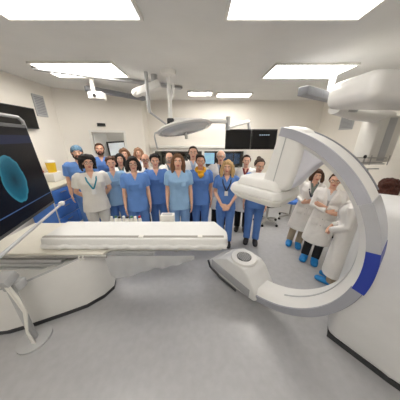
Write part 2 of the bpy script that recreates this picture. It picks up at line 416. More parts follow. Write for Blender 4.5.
    for s in (1, -1):
        mb.tube([V3((.087*s, .01, .90)), V3((.093*s, .005, .72)), V3((stance*1.02*s, .002, .48)), V3((stance*1.03*s, .015, .25)), V3((stance*1.04*s, .012, .075))],
                [.098*k, .092*k, .074*k, .070*k, .068*k], seg=16)
    mb.build('trousers', lm, root, vox=.010, sm=2)
    for s in (1, -1):
        mb = MB()
        puff = .012 if shoem is SHOEC else 0
        mb.tube([V3((stance*s, .085+puff, .04)), V3((stance*s, .05, .052)), V3((stance*s, -.02, .058)), V3((stance*1.1*s, -.11, .044)), V3((stance*1.14*s, -.175-puff, .034)), V3((stance*1.14*s, -.195-puff, .03))],
                [(.02*k, .03*k), ((.046+puff)*k, (.051+puff*.3)*k), ((.050+puff)*k, (.056+puff*.3)*k), ((.054+puff)*k, .042*k), ((.044+puff)*k, .033*k), (.02*k, .02*k)], side=(1, 0, 0), seg=14)
        mb.build('shoe_cover' if shoem is SHOEC else 'shoe', shoem, root, vox=.010, sm=2)
    # ---- upper clothes
    coat = top == 'coat'
    def sleeves(mb, inf, frac):
        for s, S0, e, wv, hd, pn in arms:
            mb.ell(V3(S0)+Vector((-.014*s*k, 0, -.012*k)), (.052+inf)*k)
            if frac <= 1:
                en = S0.lerp(e, frac); mb.tube([V3(S0), V3(S0.lerp(e, frac*.5)), V3(en)], [(.052+inf)*k*W, (.054+inf)*k*W, (.056+inf)*k*W], seg=16)
            else:
                mb.tube([V3(S0), V3((S0+e)/2), V3(e), V3(e.lerp(wv, .5)), V3(e.lerp(wv, .93))], [(.052+inf)*k*W, (.048+inf)*k*W, (.043+inf)*k*W, (.040+inf)*k*W, (.038+inf)*k*W], seg=16)
    if coat:
        mb = MB(); torso(mb, .90, .010, ztop=1.44); sleeves(mb, .006, .4)
        sh_o = mb.build('shirt', inner or CLOTHS['white'], root, vox=.011, sm=2)
        cull(sh_o, lambda p: p.y < 0 and p.z > 1.37*k and abs(p.x) < (p.z/k-1.37)*.45*k)
        mb = MB(); torso(mb, coatlen, .024, hem=.045, ztop=1.437); sleeves(mb, .014, 2)
        c = mb.build('white_coat', topm, root, vox=.011, sm=2)
        cull(c, lambda p: p.y < .0 and p.z > 1.13*k and abs(p.x) < (p.z/k-1.13)*.24*k)
        for s in (1, -1):     # lapels lie along the opening
            pts = [V3((s*((z-1.13)*.24+.014), yy, z)) for z, yy in ((1.14, -.148), (1.22, -.156), (1.30, -.152), (1.37, -.122), (1.425, -.078), (1.452, -.01))]
            MB().tube(pts, [(.012*k, .006*k), (.026*k, .007*k), (.030*k, .007*k), (.028*k, .007*k), (.022*k, .008*k), (.016*k, .010*k)], side=(1, 0, 0), seg=10).build('lapel', topm, root)
        if pocket:
            for s in (1, -1): MB().box(V3((s*.10, -.155-.012*(1 if sex == 'm' else 0), .87)), (.11*k, .012*k, .13*k), .005).build('pocket', topm, root)
        for z in (1.06, .94, .82): MB().ell(V3((0, -.152 if z < 1 else -.135, z)), (.008*k, .004*k, .008*k), u=10, v=6).build('button', LGREY, root)
    else:
        mb = MB(); torso(mb, .785, .020, hem=.016, ztop=1.437); sleeves(mb, .016, .68)
        c = mb.build('scrub_top' if topm not in (COATG,) else 'tunic', topm, root, vox=.011, sm=2)
        cull(c, lambda p: p.y < 0 and p.z > 1.34*k and abs(p.x) < (p.z/k-1.34)*.48*k)
        if pocket: MB().box(V3((.075, -.145-(0 if sex == 'f' else -.008), 1.245)), (.075*k, .012*k, .085*k), .004, RX(-.12)).build('pocket', topm, root)
    # ---- hair
    def H_(name, fn, m, vox=.008, sm=1):
        q = MB(); fn(q); z = MB(); z.merge(q.bm, HM); return z.build(name, m, root, vox=vox, sm=sm)
    hm = HAIRS[hc]
    def skull(q, g=0): q.ell((0, .028, .045), (.083+g, .094+g, .080+g))
    def fringe(q, d=0):
        q.tube([(-.072, -.026, .060-d), (-.038, -.052, .084-d), (.02, -.056, .087-d), (.072, -.026, .060-d)], [.014, .018, .018, .014], seg=8)
    def sides(q, z=-.02):
        for s in (1, -1): q.tube([(.074*s, -.012, .06), (.081*s, .01, .01), (.078*s, .03, z)], [.014, .015, .012], seg=8)
    def back(q, z): q.tube([(0, .085, .06), (0, .09, 0), (0, .085, z)], [(.075, .035), (.082, .04), (.07, .03)], side=(1, 0, 0), seg=14)
    def fall(q, z, out=.0, r=.03):
        for s in (1, -1):
            q.tube([(.062*s, -.03, .075), (.084*s, -.022, .01), ((.088+out)*s, -.02, -.07), ((.084+out)*s, -.035, z)], [.022, r, r*1.1, r*.7], seg=10)
    def curls(q, n, g, zmin, seed):
        r = random.Random(seed)
        for _ in range(n):
            a = r.uniform(0, 2*PI); zz = r.uniform(zmin, .115)
            rad = math.sqrt(max(.08, 1-((zz-.03)/.1)**2 if zz > .03 else 1))
            yy = .025+math.sin(a)*.098*rad; xx = math.cos(a)*.092*rad
            if yy < -.02 and zz < .085: continue
            q.ell((xx*(1+g), yy*(1+g), zz), r.uniform(.018, .028), u=8, v=6)
    def f(q):
        if hair == 'short': q.ell((0, .034, .052), (.081, .084, .076)); q.tube([(-.066, -.012, .082), (-.035, -.038, .104), (.012, -.048, .108), (.066, -.012, .082)], [.013, .019, .020, .013], seg=8); sides(q); back(q, -.06)
        elif hair == 'pixie': q.ell((0, .034, .050), (.087, .092, .080)); q.tube([(-.07, -.016, .080), (-.035, -.046, .098), (.02, -.050, .102), (.07, -.016, .080)], [.016, .020, .020, .016], seg=8); sides(q, -.03); back(q, -.07); curls(q, 40, .0, .06, 3)
        elif hair == 'long': skull(q, .004); fringe(q, -.002); fall(q, -.21, .006); back(q, -.20)
        elif hair == 'longdark': skull(q, .004); fall(q, -.17, .004, .032); back(q, -.17); fringe(q, -.006)
        elif hair == 'bob': skull(q, .006); fall(q, -.12, .012, .034); back(q, -.13); fringe(q, -.008)
        elif hair == 'curly': skull(q, .006); fringe(q, -.006); curls(q, 170, .16, -.11, 5); sides(q, -.07); back(q, -.09)
        elif hair == 'wavy': skull(q, .006); fringe(q, -.002); fall(q, -.18, .016, .036); back(q, -.18); curls(q, 40, .06, -.06, 9)
        elif hair == 'bun': q.ell((0, .034, .050), (.081, .086, .076)); q.tube([(-.066, -.012, .082), (0, -.040, .104), (.066, -.012, .082)], [.012, .014, .012], seg=8); sides(q, -.02); back(q, -.06); q.ell((0, .115, .085), (.042, .04, .040))
        elif hair == 'bald':
            for s in (1, -1): q.tube([(.076*s, .0, .03), (.079*s, .03, .012), (.06*s, .085, .0), (.02*s, .11, -.01)], [(.012, .026), (.014, .034), (.016, .04), (.016, .042)], side=(0, 0, 1), seg=8)
        elif hair == 'receding':
            q.ell((0, .052, .04), (.082, .078, .078)); sides(q, -.03); back(q, -.06)
    if cap:
        def g(q): q.ell((0, .022, .052), (.089, .103, .082)); q.tube([(.083*math.cos(a), .02+.098*math.sin(a), .045+.012*math.sin(-a)) for a in [2*PI*i/20 for i in range(20)]], .011, closed=True, seg=8)
        H_('scrub_cap', g, CTEAL); H_('hair', lambda q: (sides(q, -.03), back(q, -.06)), hm)
    else: H_('hair', f, hm)
    if beard:
        def g(q):
            q.ell((0, -.048, -.088), (.05, .045, .03)); q.ell((0, -.089, -.04), (.028, .011, .007))
            for s in (1, -1):
                q.tube([(.069*s, .0, -.01), (.062*s, -.025, -.06), (.03*s, -.068, -.095)], [.01, .017, .02], seg=8)
                q.tube([(.026*s, -.088, -.04), (.036*s, -.075, -.075)], [.008, .012], seg=8)
        b = H_('beard', g, HAIRS[beard], vox=.006)
    if glasses:
        q = MB()
        for s in (1, -1):
            q.tube([(s*.033+.025*math.cos(a), -.097, .002+.018*math.sin(a)) for a in [2*PI*i/16 for i in range(16)]], .0019, closed=True, seg=6)
            q.tube([(s*.057, -.095, .006), (s*.079, -.02, .008), (s*.08, .012, .005)], .0018, seg=6)
        q.tube([(-.009, -.099, .004), (.009, -.099, .004)], .0018, seg=6)
        z = MB(); z.merge(q.bm, HM); z.build('glasses', BLACK, root)
    if lanyard:
        pts = [V3(p) for p in ((.055, .03, 1.455), (.075, -.06, 1.42), (.065, -.145, 1.33), (.03, -.168, 1.25), (0, -.178, 1.19))]
        pt2 = [Vector((-p.x, p.y, p.z)) for p in pts]
        lo = MB().tube(pts, [(.011*k, .005*k)]*5, side=(1, 0, 0), seg=8).tube(pt2, [(.011*k, .005*k)]*5, side=(1, 0, 0), seg=8).build('lanyard', lanyard, root)
        MB().box(V3((0, -.182, 1.15)), (.06*k, .006*k, .085*k), .003).build('badge', CLOTHS['white'], lo)
    if tie:
        MB().tube([V3((0, -.076, 1.435)), V3((0, -.095, 1.405)), V3((0, -.142, 1.30)), V3((0, -.15, 1.16)), V3((0, -.14, 1.06))], [(.018*k, .008*k), (.014*k, .008*k), (.024*k, .006*k), (.032*k, .006*k), (.034*k, .006*k)], side=(1, 0, 0), seg=8).build('tie', TIE, root)
    if scarf:
        q = MB(); n = 22
        q.tube([V3((.078*math.cos(a), -.012+.075*math.sin(a)-.025*(math.sin(a) < 0)*abs(math.sin(a)), 1.445+.03*math.sin(a))) for a in [2*PI*i/n for i in range(n)]], .03*k, closed=True, seg=10)
        q.tube([V3((0, -.10, 1.42)), V3((.01, -.15, 1.36)), V3((0, -.155, 1.31))], [(.06*k, .02*k), (.06*k, .02*k), (.01*k, .01*k)], side=(1, 0, 0), seg=10)
        q.build('scarf', SCARF, root, vox=.009, sm=1)
    return root

person('woman with curly black hair, grey-white tunic and teal lanyard, hands behind her back', -1.751, 2.72, 1.684, pose='behind', hair='curly', hc='black', top='scrub', topm=COATG, legm=COATG, glasses=True, wide=1.1, lanyard=LANY, htwist=.15)
person('bearded man in a patterned surgical cap standing behind the curly-haired woman', -2.281, 3.3, 1.792, sex='m', cap=True, hc='dark', beard='dark', topm=SCRUB, wide=1.05)
person('tall bearded man in blue scrubs with short greying hair in front of the doorway', -2.215, 3.95, 1.817, sex='m', hair='short', hc='brown', beard='dark', topm=SCRUBD, skin=SKIN2)
person('woman with short brown hair in a light blue scrub top beside the grey-white tunic', -1.57, 3.08, 1.619, hair='pixie', hc='brown', topm=SCRUBL, legm=SCRUBD)
person('woman with long dark hair peering between the light blue top and the dark bob', -1.597, 3.5, 1.643, hair='longdark', hc='black', top='coat', topm=COATM, inner=CLOTHS['stripe'], legm=BLKT)
person('light brown haired woman standing in the last row beside the doorway screen', -1.64, 3.85, 1.718, hair='wavy', hc='lightbrown', top='coat', topm=COATM, inner=CLOTHS['black'], legm=BLKT)
person('woman with dark bob and glasses in bright blue scrubs in the front row', -1.063, 2.76, 1.658, hair='bob', hc='black', topm=SCRUB, glasses=True)
person('woman with pale ginger hair at the back, behind the bald man in a tie', -1.486, 4.3, 1.705, hair='wavy', hc='ginger', top='coat', topm=COATM, inner=CLOTHS['pale'], legm=NAVYT)
person('balding man with glasses in a white coat, shirt and dark tie', -1.065, 3.42, 1.64, sex='m', hair='bald', hc='dark', top='coat', topm=COATM, inner=CLOTHS['white'], tie=True, legm=BLKT, shoem=SHOED, glasses=True, skin=SKIN2)
person('person with short thick black hair in blue scrubs in the front row', -0.795, 3.1, 1.659, hair='pixie', hc='black', topm=SCRUBD)
person('bald bearded man in a white coat, mostly hidden in the second row', -0.662, 3.8, 1.639, sex='m', hair='bald', hc='grey', beard='grey', top='coat', topm=COATM, inner=CLOTHS['grey'], legm=BLKT, shoem=SHOED, glasses=True)
person('woman with long light brown hair in pale blue scrubs in the front row', -0.352, 2.78, 1.7, hair='long', hc='lightbrown', topm=SCRUBL, legm=mat('scrub_soft_blue', (128, 164, 212), .85, var=.08, scale=6, bump=1.0, bscale=9))
person('tall dark-haired man in a white coat over pale blue shirt in the second row', -0.138, 3.55, 1.772, sex='m', hair='short', hc='dark', top='coat', topm=COATM, inner=CLOTHS['pale'], legm=NAVYT, shoem=SHOED)
person('person in blue scrubs with a mustard yellow scarf in the front row', 0.009, 3.06, 1.654, hair='short', hc='dark', topm=SCRUBD, scarf=True, skin=SKIN2)
person('older white-haired man in glasses and white coat with dark tie', 0.412, 3.5, 1.7, sex='m', hair='receding', hc='white', top='coat', topm=COATM, inner=CLOTHS['pale'], tie=True, legm=BLKT, shoem=SHOED, glasses=True)
person('woman with wavy blonde hair in blue scrubs, hands clasped in front', 0.457, 2.86, 1.584, hair='wavy', hc='blonde', topm=SCRUBD, pose='clasp', lanyard=LANYD, shoem=SHOED, htwist=-.1)
person('dark-haired person in a white coat over a dark red top behind the detector', 0.908, 3.42, 1.621, hair='short', hc='dark', top='coat', topm=COATM, inner=CLOTHS['red'], legm=BLKT, shoem=SHOED, htwist=.1)
person('woman in blue scrubs with hair in a bun, looking down beside the detector', 0.999, 2.93, 1.617, hair='bun', hc='dark', topm=SCRUBD, shoem=SHOED, nod=.30, htwist=.35, pose='down')
person('woman in white coat and beige trousers with dark lanyard, seen through the imaging arm', 1.8, 2.85, 1.46, turn=.9, hair='bob', hc='brown', top='coat', topm=COATM, inner=CLOTHS['stripe'], legm=BEIGE, shoem=SHOEC, pose='hold', lanyard=LANYD, coatlen=.42, htwist=.1, leanx=.10)
person('woman in white coat and black trousers, arms crossed, seen through the imaging arm', 1.84, 2.4, 1.47, turn=1.0, hair='short', hc='brown', top='coat', topm=COATM, inner=CLOTHS['white'], legm=BLKT, shoem=SHOEC, pose='cross', coatlen=.42, glasses=True, leanx=.05)
person('person in a white coat whose head is hidden behind the imaging arm', 1.85, 1.9, 1.45, turn=1.0, hair='short', hc='dark', top='coat', topm=COATM, inner=CLOTHS['white'], legm=BEIGE, shoem=SHOEC, pose='clasp', coatlen=.22, rz=-2.5)
person('person with auburn hair standing behind the white gantry, only the hair showing', 2.36, 2.08, 1.45, wide=1.0, hair='curly', hc='auburn', top='coat', topm=COATM, legm=BEIGE, shoem=SHOEC, rz=2.4)

# ------------------------------------------------------------------ patient table
pt = empty('patient_table', (-1.4, 1.8, 0), 'white patient table with curved pedestal, pale tabletop and steel side rail', 'patient table')
def TP(v): return Vector(v) - Vector((-1.4, 1.8, 0))
def poly(ps): return [(x+1.4, y-1.8) for x, y in ps]
base_t = [(-2.3, 1.12), (-1.95, 1.17), (-1.72, 1.27), (-1.45, 1.40), (-1.22, 1.53), (-1.06, 1.66), (-1.01, 1.80), (-1.06, 1.95), (-1.3, 2.08), (-2.3, 2.1)]
base_b = [(-2.3, 1.18), (-2.0, 1.22), (-1.8, 1.30), (-1.55, 1.42), (-1.36, 1.52), (-1.22, 1.66), (-1.16, 1.80), (-1.2, 1.93), (-1.4, 2.04), (-2.3, 2.06)]
def pz(x): return .60+.15*max(0, min(1, (x+1.75)/.55))
t = bmesh.new(); nb_ = len(base_t)
lo = [t.verts.new((x+1.4, y-1.8, .05)) for x, y in base_b]; hi = [t.verts.new((x+1.4, y-1.8, pz(x))) for x, y in base_t]
ce = t.verts.new((-.25, -.1, pz(-1.65)))
t.faces.new(lo[::-1])
for i in range(nb_): t.faces.new((lo[i], lo[(i+1) % nb_], hi[(i+1) % nb_], hi[i])); t.faces.new((hi[i], hi[(i+1) % nb_], ce))
m = MB(); m.merge(t); m.build('pedestal', WHITE, pt, angle=35)
MB().prism(poly([(x*.985-.02, y*.985+.02) for x, y in base_b]), .0, .05).build('kick_plate', DARK, pt)
MB().tube([TP((x, y+.012, pz(x)+.004)) for x, y in base_t[:8]], .012, seg=8).build('pedestal_rim', LGREY, pt)
m = MB()
for i in range(5): m.box(TP((-1.85, 1.68, .62+i*.026)), (.8-.03*(i % 2), .42-.03*(i % 2), .022), .006)
m.build('bellows', LGREY, pt)
MB().prism(poly([(-2.3, 1.46), (-1.0, 1.46), (-.96, 1.56), (.22, 1.56), (.28, 1.62), (.28, 1.88), (.18, 1.96), (-.3, 2.14), (-2.3, 2.14)]), .784, .823, None, .01).build('tabletop', mat('tabletop_pale', (224, 220, 208), .4, var=.02), pt)
MB().box(TP((-1.35, 1.80, .755)), (1.7, .5, .05), .01).build('table_carriage', LGREY, pt)
m = MB(); m.box(TP((-1.53, 1.438, .806)), (1.18, .016, .028), .003)
for x in (-2.0, -1.5, -1.05): m.box(TP((x, 1.456, .80)), (.03, .02, .02))
rail = m.build('side_rail', METAL, pt)
for x in (-1.21, -1.17):
    MB().tube([TP((x, 1.432, .82)), TP((x-.008, 1.424, .80)), TP((x+.008, 1.424, .78)), TP((x, 1.43, .76))], .006, seg=8).build('rail_hook', TRIM, rail)
MB().ell(TP((-1.50, 1.53, .668)), (.016, .012, .012)).build('knob', BLACK, pt)
# sheeted mattress lying on the table
m = MB()
outline = [(-1.66, 1.52), (.22, 1.52), (.29, 1.55), (.31, 1.61), (.31, 1.70), (.20, 1.935), (-1.66, 1.935)]
m.prism(outline, .824, .952, [(x if x < 0 else x-.015, 1.535 if y < 1.56 else y) for x, y in outline], .018)
mt = tag(m.build('mattress', SHEET), 'long white sheeted mattress lying on the patient table', 'mattress')
m = MB()
q = [(-1.64+.029*i, 1.508+.006*math.sin(i*1.7), .868+.006*math.sin(i*.9)) for i in range(67)]
m.tube(q, [(.026, .012)]*67, side=(0, 0, 1), seg=8)
m.build('sheet_fold', SHEET, mt)
m = MB(); m.box((-.70, 1.574, .954), (1.90, .034, .008), .003); st = m.build('strap', STRAPM, mt)
for x in (-.62, 0.0): MB().box((x, 1.572, .957), (.05, .05, .010), .003).build('strap_clip', TRIM, st)
# hanging plastic drape beneath the table edge
bm = bmesh.new(); nx, nz = 60, 10; V = []
for j in range(nz+1):
    row = []
    for i in range(nx+1):
        u = i/nx; x = -.99+.93*u
        dep = .27*(1-.75*max(0, u-.35)/.65) + .05*math.sin(u*9+.5)*(1-u) if u < .98 else .06
        z = .785 - max(.03, dep)*j/nz
        y = 1.475 + .012*math.sin(u*34+j*.2)*(j/nz) + .03*(j/nz)
        row.append(bm.verts.new((x, y, z)))
    V.append(row)
for j in range(nz):
    for i in range(nx): bm.faces.new((V[j][i], V[j][i+1], V[j+1][i+1], V[j+1][i]))
bmesh.ops.solidify(bm, geom=bm.faces[:], thickness=.004)
m = MB(); m.bm.free(); m.bm = bm
tag(m.build('plastic_drape', DRAPE), 'white plastic drape hanging below the table edge, ragged at its hem', 'drape')
# small things on the far edge of the tabletop
cols = ['white', 'green', 'black', 'white', 'black', 'green', 'white', 'red']
capm = {'white': TRIM, 'green': GREENP, 'black': BLACK, 'red': RED}
where = ['white-capped bottle standing at the end of the row nearest the curly-haired woman', 'green-capped bottle second in the row from the curly-haired woman',
         'black-capped bottle third in the row, beside the green cap', 'white-capped bottle standing between the two black-capped ones', 'black-capped bottle fifth in the row from the curly-haired woman',
         'green-capped bottle nearer the white box, sixth in the row', 'white-capped bottle seventh in the row, next to the red-capped bottle', 'red-capped bottle, last of the row, nearest the white box']
for i in range(8):
    t = empty('medicine_bottle', (-1.16+.052*i, 2.04+.012*(i % 2), .823), where[i], 'bottle', 'row of small bottles behind the mattress')
    MB().lathe([(0, 0), (.023, 0), (.024, .01), (.024, .10), (.014, .118), (.014, .122), (0, .122)], seg=16).build('bottle_body', TRIM, t)
    MB().lathe([(0, .122), (.017, .122), (.017, .142), (0, .144)], seg=14).build('cap', capm[cols[i]], t)
t = empty('glove_box', (-.42, 2.03, .823), 'white cardboard box standing behind the mattress in front of the pale blue scrubs', 'box')
MB().box((0, 0, .09), (.17, .10, .18), .003).build('carton', TRIM, t); MB().box((0, -.01, .182), (.12, .05, .004)).build('opening', LGREY, t)

# ------------------------------------------------------------------ C-arm
yaw = -.9; CC = Vector((.54, 1.625, 0)); CCZ = 1.084; Ro, Rm, Ri = .95, .885, .835
ca = empty('imaging_arm', (CC.x, CC.y, 0), 'large white C-shaped X-ray imaging arm with blue band around its curve', 'imaging arm')
ca.rotation_euler = (0, 0, yaw)       # local x = in-plane, local -y = front face
def arc(mb, prof, a0, a1, n=48, ez=1.0):
    rings = []
    for i in range(n+1):
        a = math.radians(a0+(a1-a0)*i/n)
        rings.append([mb.bm.verts.new((r*math.cos(a), y, CCZ+r*math.sin(a))) for r, y in prof])
    k = len(prof)
    for i in range(n):
        for j in range(k): mb.bm.faces.new((rings[i][j], rings[i][(j+1) % k], rings[i+1][(j+1) % k], rings[i+1][j]))
    mb.bm.faces.new(rings[0][::-1]); mb.bm.faces.new(rings[-1])
    return mb
prof = [(Ro-.012, .004), (Rm, .004), (Rm-.004, .012), (Ri+.012, .05), (Ri, .075), (Ri, .27), (Ri+.02, .285), (Ro-.03, .285), (Ro-.004, .26), (Ro-.004, .02)]
arc(MB(), prof, -122, 80, 90).build('arc_body', WHITE, ca, angle=28)
bprof = lambda o=0: [(Ro+o, -.006-o), (Rm, -.006-o), (Rm, .02), (Ro-.02, .03), (Ro-.02, .26), (Ro+o, .26)]
sprof = [(Ro-.004, -.006), (Rm-.006, -.006), (Rm-.006, .02), (Ro-.004, .02)]
arc(MB(), sprof, 30, 79, 40).build('side_band', mat('band_pale_grey', (176, 177, 186), .4, var=.03), ca, angle=28)
arc(MB(), sprof, -120, -10, 60).build('side_band', mat('band_grey', (150, 152, 160), .4, var=.03), ca, angle=28)
lp = [(Ro-.02, .02), (Ro-.02, .268), (Ro+.004, .268), (Ro+.004, .012)]
arc(MB(), bprof(.004), 10, 30, 14).build('silver_joint', SILVER, ca, angle=28)
arc(MB(), bprof(.006), -10, 10, 16).build('blue_band', ROYAL, ca, angle=28)
arc(MB(), [(Ro-.01, .03), (Ro-.01, .265), (Ro+.003, .265), (Ro+.003, .015)], -70, -10, 30).build('outer_band', GREYP, ca, angle=28)
arc(MB(), [(Ri-.006, .12), (Ri-.006, .135), (Ri+.01, .135), (Ri+.01, .12)], -60, 80, 60).build('inner_seam', LGREY, ca)
arc(MB(), [(Ro-.006, .268), (Ro-.006, .282), (Ro+.004, .282), (Ro+.004, .268)], 32, 79, 40).build('outer_seam', GREYP, ca)
# X-ray tube at the lower end
tb = MB()
tp = [(-.64, .22), (-.60, .14), (-.40, .09), (-.10, .09), (.16, .12), (.20, .18), (.05, .40), (-.02, .455), (-.30, .455), (-.44, .37)]
t = bmesh.new()
a = [t.verts.new((x, -.015, z)) for x, z in tp]; b = [t.verts.new((x, .36, z)) for x, z in tp]
t.faces.new(a); t.faces.new(b[::-1])
for i in range(len(tp)): t.faces.new((a[i], b[i], b[(i+1) % len(tp)], a[(i+1) % len(tp)]))
bmesh.ops.recalc_face_normals(t, faces=t.faces)
bmesh.ops.bevel(t, geom=list(t.edges), offset=.022, segments=3, affect='EDGES', profile=.5)
tb.merge(t); tube_o = tb.build('tube_housing', mat('tube_cover_white', (224, 224, 223), .3, var=.03, coat=.4), ca, angle=50)
MB().lathe([(0, .448), (.165, .448), (.17, .458), (.158, .478), (.10, .482), (.095, .474), (0, .474)], (-.16, .17, 0)).build('collimator_ring', WHITE, tube_o)
g = MB(); g.lathe([(0, .474), (.092, .474), (.092, .478), (0, .478)], (-.16, .17, 0))
g.build('grille', DARK, tube_o)
g = MB()
for i in range(-3, 4):
    ln = math.sqrt(.085**2-(i*.022)**2); g.box((-.16, .17+i*.022, .480), (2*ln, .008, .006))
g.build('grille_slats', LGREY, tube_o)
MB().box((-.24, -.016, .20), (.66, .012, .12), .006, RYm(.04)).build('side_cover', mat('tube_side_grey', (164, 165, 169), .4, var=.03), tube_o)
MB().tube([(-.645, -.02, .21), (-.60, -.022, .125), (-.40, -.022, .078), (-.10, -.022, .078)], .014, seg=8).build('edge_bumper', DARK, tube_o)
# detector hanging from the upper end
nb = MB(); npf = [(.145, 1.985), (.06, 1.58), (.05, 1.50), (.22, 1.47), (.31, 1.51), (.33, 1.60), (.36, 1.80), (.36, 1.97), (.24, 2.03)]
def slab(prf, y0, y1, bev):
    t = bmesh.new()
    a = [t.verts.new((x, y0, z)) for x, z in prf]; b = [t.verts.new((x, y1, z)) for x, z in prf]
    t.faces.new(a); t.faces.new(b[::-1])
    for i in range(len(prf)): t.faces.new((a[i], b[i], b[(i+1) % len(prf)], a[(i+1) % len(prf)]))
    bmesh.ops.recalc_face_normals(t, faces=t.faces)
    bmesh.ops.bevel(t, geom=list(t.edges), offset=bev, segments=4, affect='EDGES', profile=.5)
    return t
nb.merge(slab(npf, .0, .29, .055)); neck = nb.build('detector_neck', WHITE, ca, angle=50)
MB().box((.20, .002, 1.74), (.006, .012, .42), 0, RYm(.14)).build('neck_seam', LGREY, neck)
wb = MB(); wb.merge(slab([(.24, 1.90), (.25, 1.52), (.31, 1.52), (.37, 1.62), (.45, 1.73), (.54, 1.80), (.50, 1.86), (.36, 1.93)], .05, .27, .02)); wb.build('neck_web', LAV, ca, angle=50)
db = MB()
dp = [(-.24, -.10), (.24, -.10), (.29, -.03), (.29, .33), (.23, .40), (-.20, .40), (-.28, .30), (-.28, -.02)]
db.prism([(x*.80+.03, y*.84+.02) for x, y in dp], 1.315, 1.385, dp, .018)
det = db.build('detector_lower', OFFW, ca, angle=50); det.location.z = .03
db = MB(); db.prism(dp, 1.387, 1.455, [(x*.94, y*.94+.01) for x, y in dp], .012); db.build('detector_housing', WHITE, ca, angle=50).location.z = .03
db = MB(); dq = [(-.19, -.05), (.22, -.05), (.26, 0), (.26, .28), (.20, .33), (-.15, .33), (-.22, .26), (-.22, 0)]
db.prism(dq, 1.457, 1.545, [(x*.85, y*.85+.02) for x, y in dq], .022); db.build('detector_cover', WHITE, ca, angle=50).location.z = .025

# ------------------------------------------------------------------ gantry that carries the arm
gt = empty('gantry_stand', (CC.x, CC.y, 0), 'big white rounded floor gantry beside and behind the imaging arm', 'gantry')
gt.rotation_euler = (0, 0, yaw)
m = MB()
gp = [(.80, .32), (1.25, .30), (2.0, .34), (2.2, .5), (2.2, .82), (1.9, .95), (.95, .90), (.70, .80)]
m.prism(gp, .04, 1.46, [(x*.985+.02, y*.97+.02) for x, y in gp], .07)
m.build('gantry_body', mat('gantry_white', (226, 226, 226), .45, var=.02), gt, angle=50)
MB().prism([(x*.98+.03, y*.96+.03) for x, y in gp], 0, .05).build('gantry_foot', DARK, gt)
MB().box((1.6, .305, .35), (.5, .02, .3), .008).build('service_panel', LGREY, gt)

# ------------------------------------------------------------------ big display at the left
dm = Matrix(((.28184, .95788, -.05509), (-.95946, .28138, -.01618), (0, .05742, .99835)))
ds = empty('large_display', (-1.613, 1.78, 1.265), 'large tilted display showing a teal round image, at the left edge', 'display')
ds.rotation_euler = dm.to_euler()
# local: x toward the camera, -y out of the screen, z up
MB().box((.62, -.03, .385), (1.30, .05, .80), .008).build('housing', DARK, ds)
sm_ = bpy.data.materials.new('display_picture'); sm_.use_nodes = True; nt = sm_.node_tree; b = nt.nodes['Principled BSDF']
N = nt.nodes.new; LK = nt.links.new
tc = N('ShaderNodeTexCoord'); sx = N('ShaderNodeSeparateXYZ'); LK(tc.outputs['Object'], sx.inputs[0])
def math_(op, a, bb):
    n = N('ShaderNodeMath'); n.operation = op
    for i, v in enumerate((a, bb)):
        if isinstance(v, (int, float)): n.inputs[i].default_value = v
        else: LK(v, n.inputs[i])
    return n.outputs[0]
dx = math_('DIVIDE', math_('SUBTRACT', sx.outputs['X'], .41), .135); dz = math_('DIVIDE', math_('SUBTRACT', sx.outputs['Z'], .345), .20)
rr = math_('SQRT', math_('ADD', math_('MULTIPLY', dx, dx), math_('MULTIPLY', dz, dz)), 0)
r1 = N('ShaderNodeValToRGB'); cr = r1.color_ramp
cr.elements[0].position = 0; cr.elements[0].color = lin((16, 52, 66)); cr.elements[1].position = 1.0; cr.elements[1].color = lin((8, 10, 16))
e = cr.elements.new(.8); e.color = lin((28, 96, 116)); e = cr.elements.new(.93); e.color = lin((52, 130, 150)); e = cr.elements.new(.97); e.color = lin((8, 14, 22))
nz = N('ShaderNodeTexNoise'); nz.inputs['Scale'].default_value = 14; LK(tc.outputs['Object'], nz.inputs['Vector'])
LK(math_('ADD', rr, math_('MULTIPLY', math_('SUBTRACT', nz.outputs['Fac'], .5), .25)), r1.inputs[0])
inside = math_('LESS_THAN', rr, .98)
mx = N('ShaderNodeMix'); mx.data_type = 'RGBA'; LK(inside, mx.inputs['Factor'])
band = N('ShaderNodeMix'); band.data_type = 'RGBA'; band.inputs[6].default_value = lin((7, 8, 13)); band.inputs[7].default_value = lin((26, 34, 62))
LK(math_('MULTIPLY', math_('GREATER_THAN', sx.outputs['Z'], .62), math_('LESS_THAN', sx.outputs['Z'], .69)), band.inputs['Factor'])
LK(band.outputs[2], mx.inputs[6]); LK(r1.outputs[0], mx.inputs[7])
b.inputs['Base Color'].default_value = (.004, .004, .006, 1); b.inputs['Roughness'].default_value = .25; b.inputs['Specular IOR Level'].default_value = .12
ln_ = N('ShaderNodeMix'); ln_.data_type = 'RGBA'; LK(mx.outputs[2], ln_.inputs[6]); ln_.inputs[7].default_value = lin((70, 96, 140))
LK(math_('MULTIPLY', math_('GREATER_THAN', sx.outputs['Z'], .111), math_('LESS_THAN', sx.outputs['Z'], .119)), ln_.inputs['Factor'])
LK(ln_.outputs[2], b.inputs['Emission Color']); b.inputs['Emission Strength'].default_value = .85
MB().box((.62, -.003, .385), (1.26, .006, .74)).build('screen', sm_, ds)
MB().tube([(-.055, -.03, .74), (-.05, -.03, .82), (.0, -.03, .85), (.24, -.03, .85), (.30, -.03, .78)], .014, seg=10).build('grab_handle', LGREY, ds)
m = MB(); m.tube([(-.075, .03, -.055), (1.1, .03, -.085)], .013, seg=10); rl = m.build('lower_rail', LGREY, ds)
MB().box((-.075, .03, -.05), (.06, .05, .045), .012).build('rail_end', TRIM, rl)
MB().tube([(.7, -.05, .4), (.8, -.25, .5), (.82, -.33, 1.2), (.82, -.33, 1.69)], [.05, .05, .045, .045], seg=12).build('support_arm', LGREY, ds)
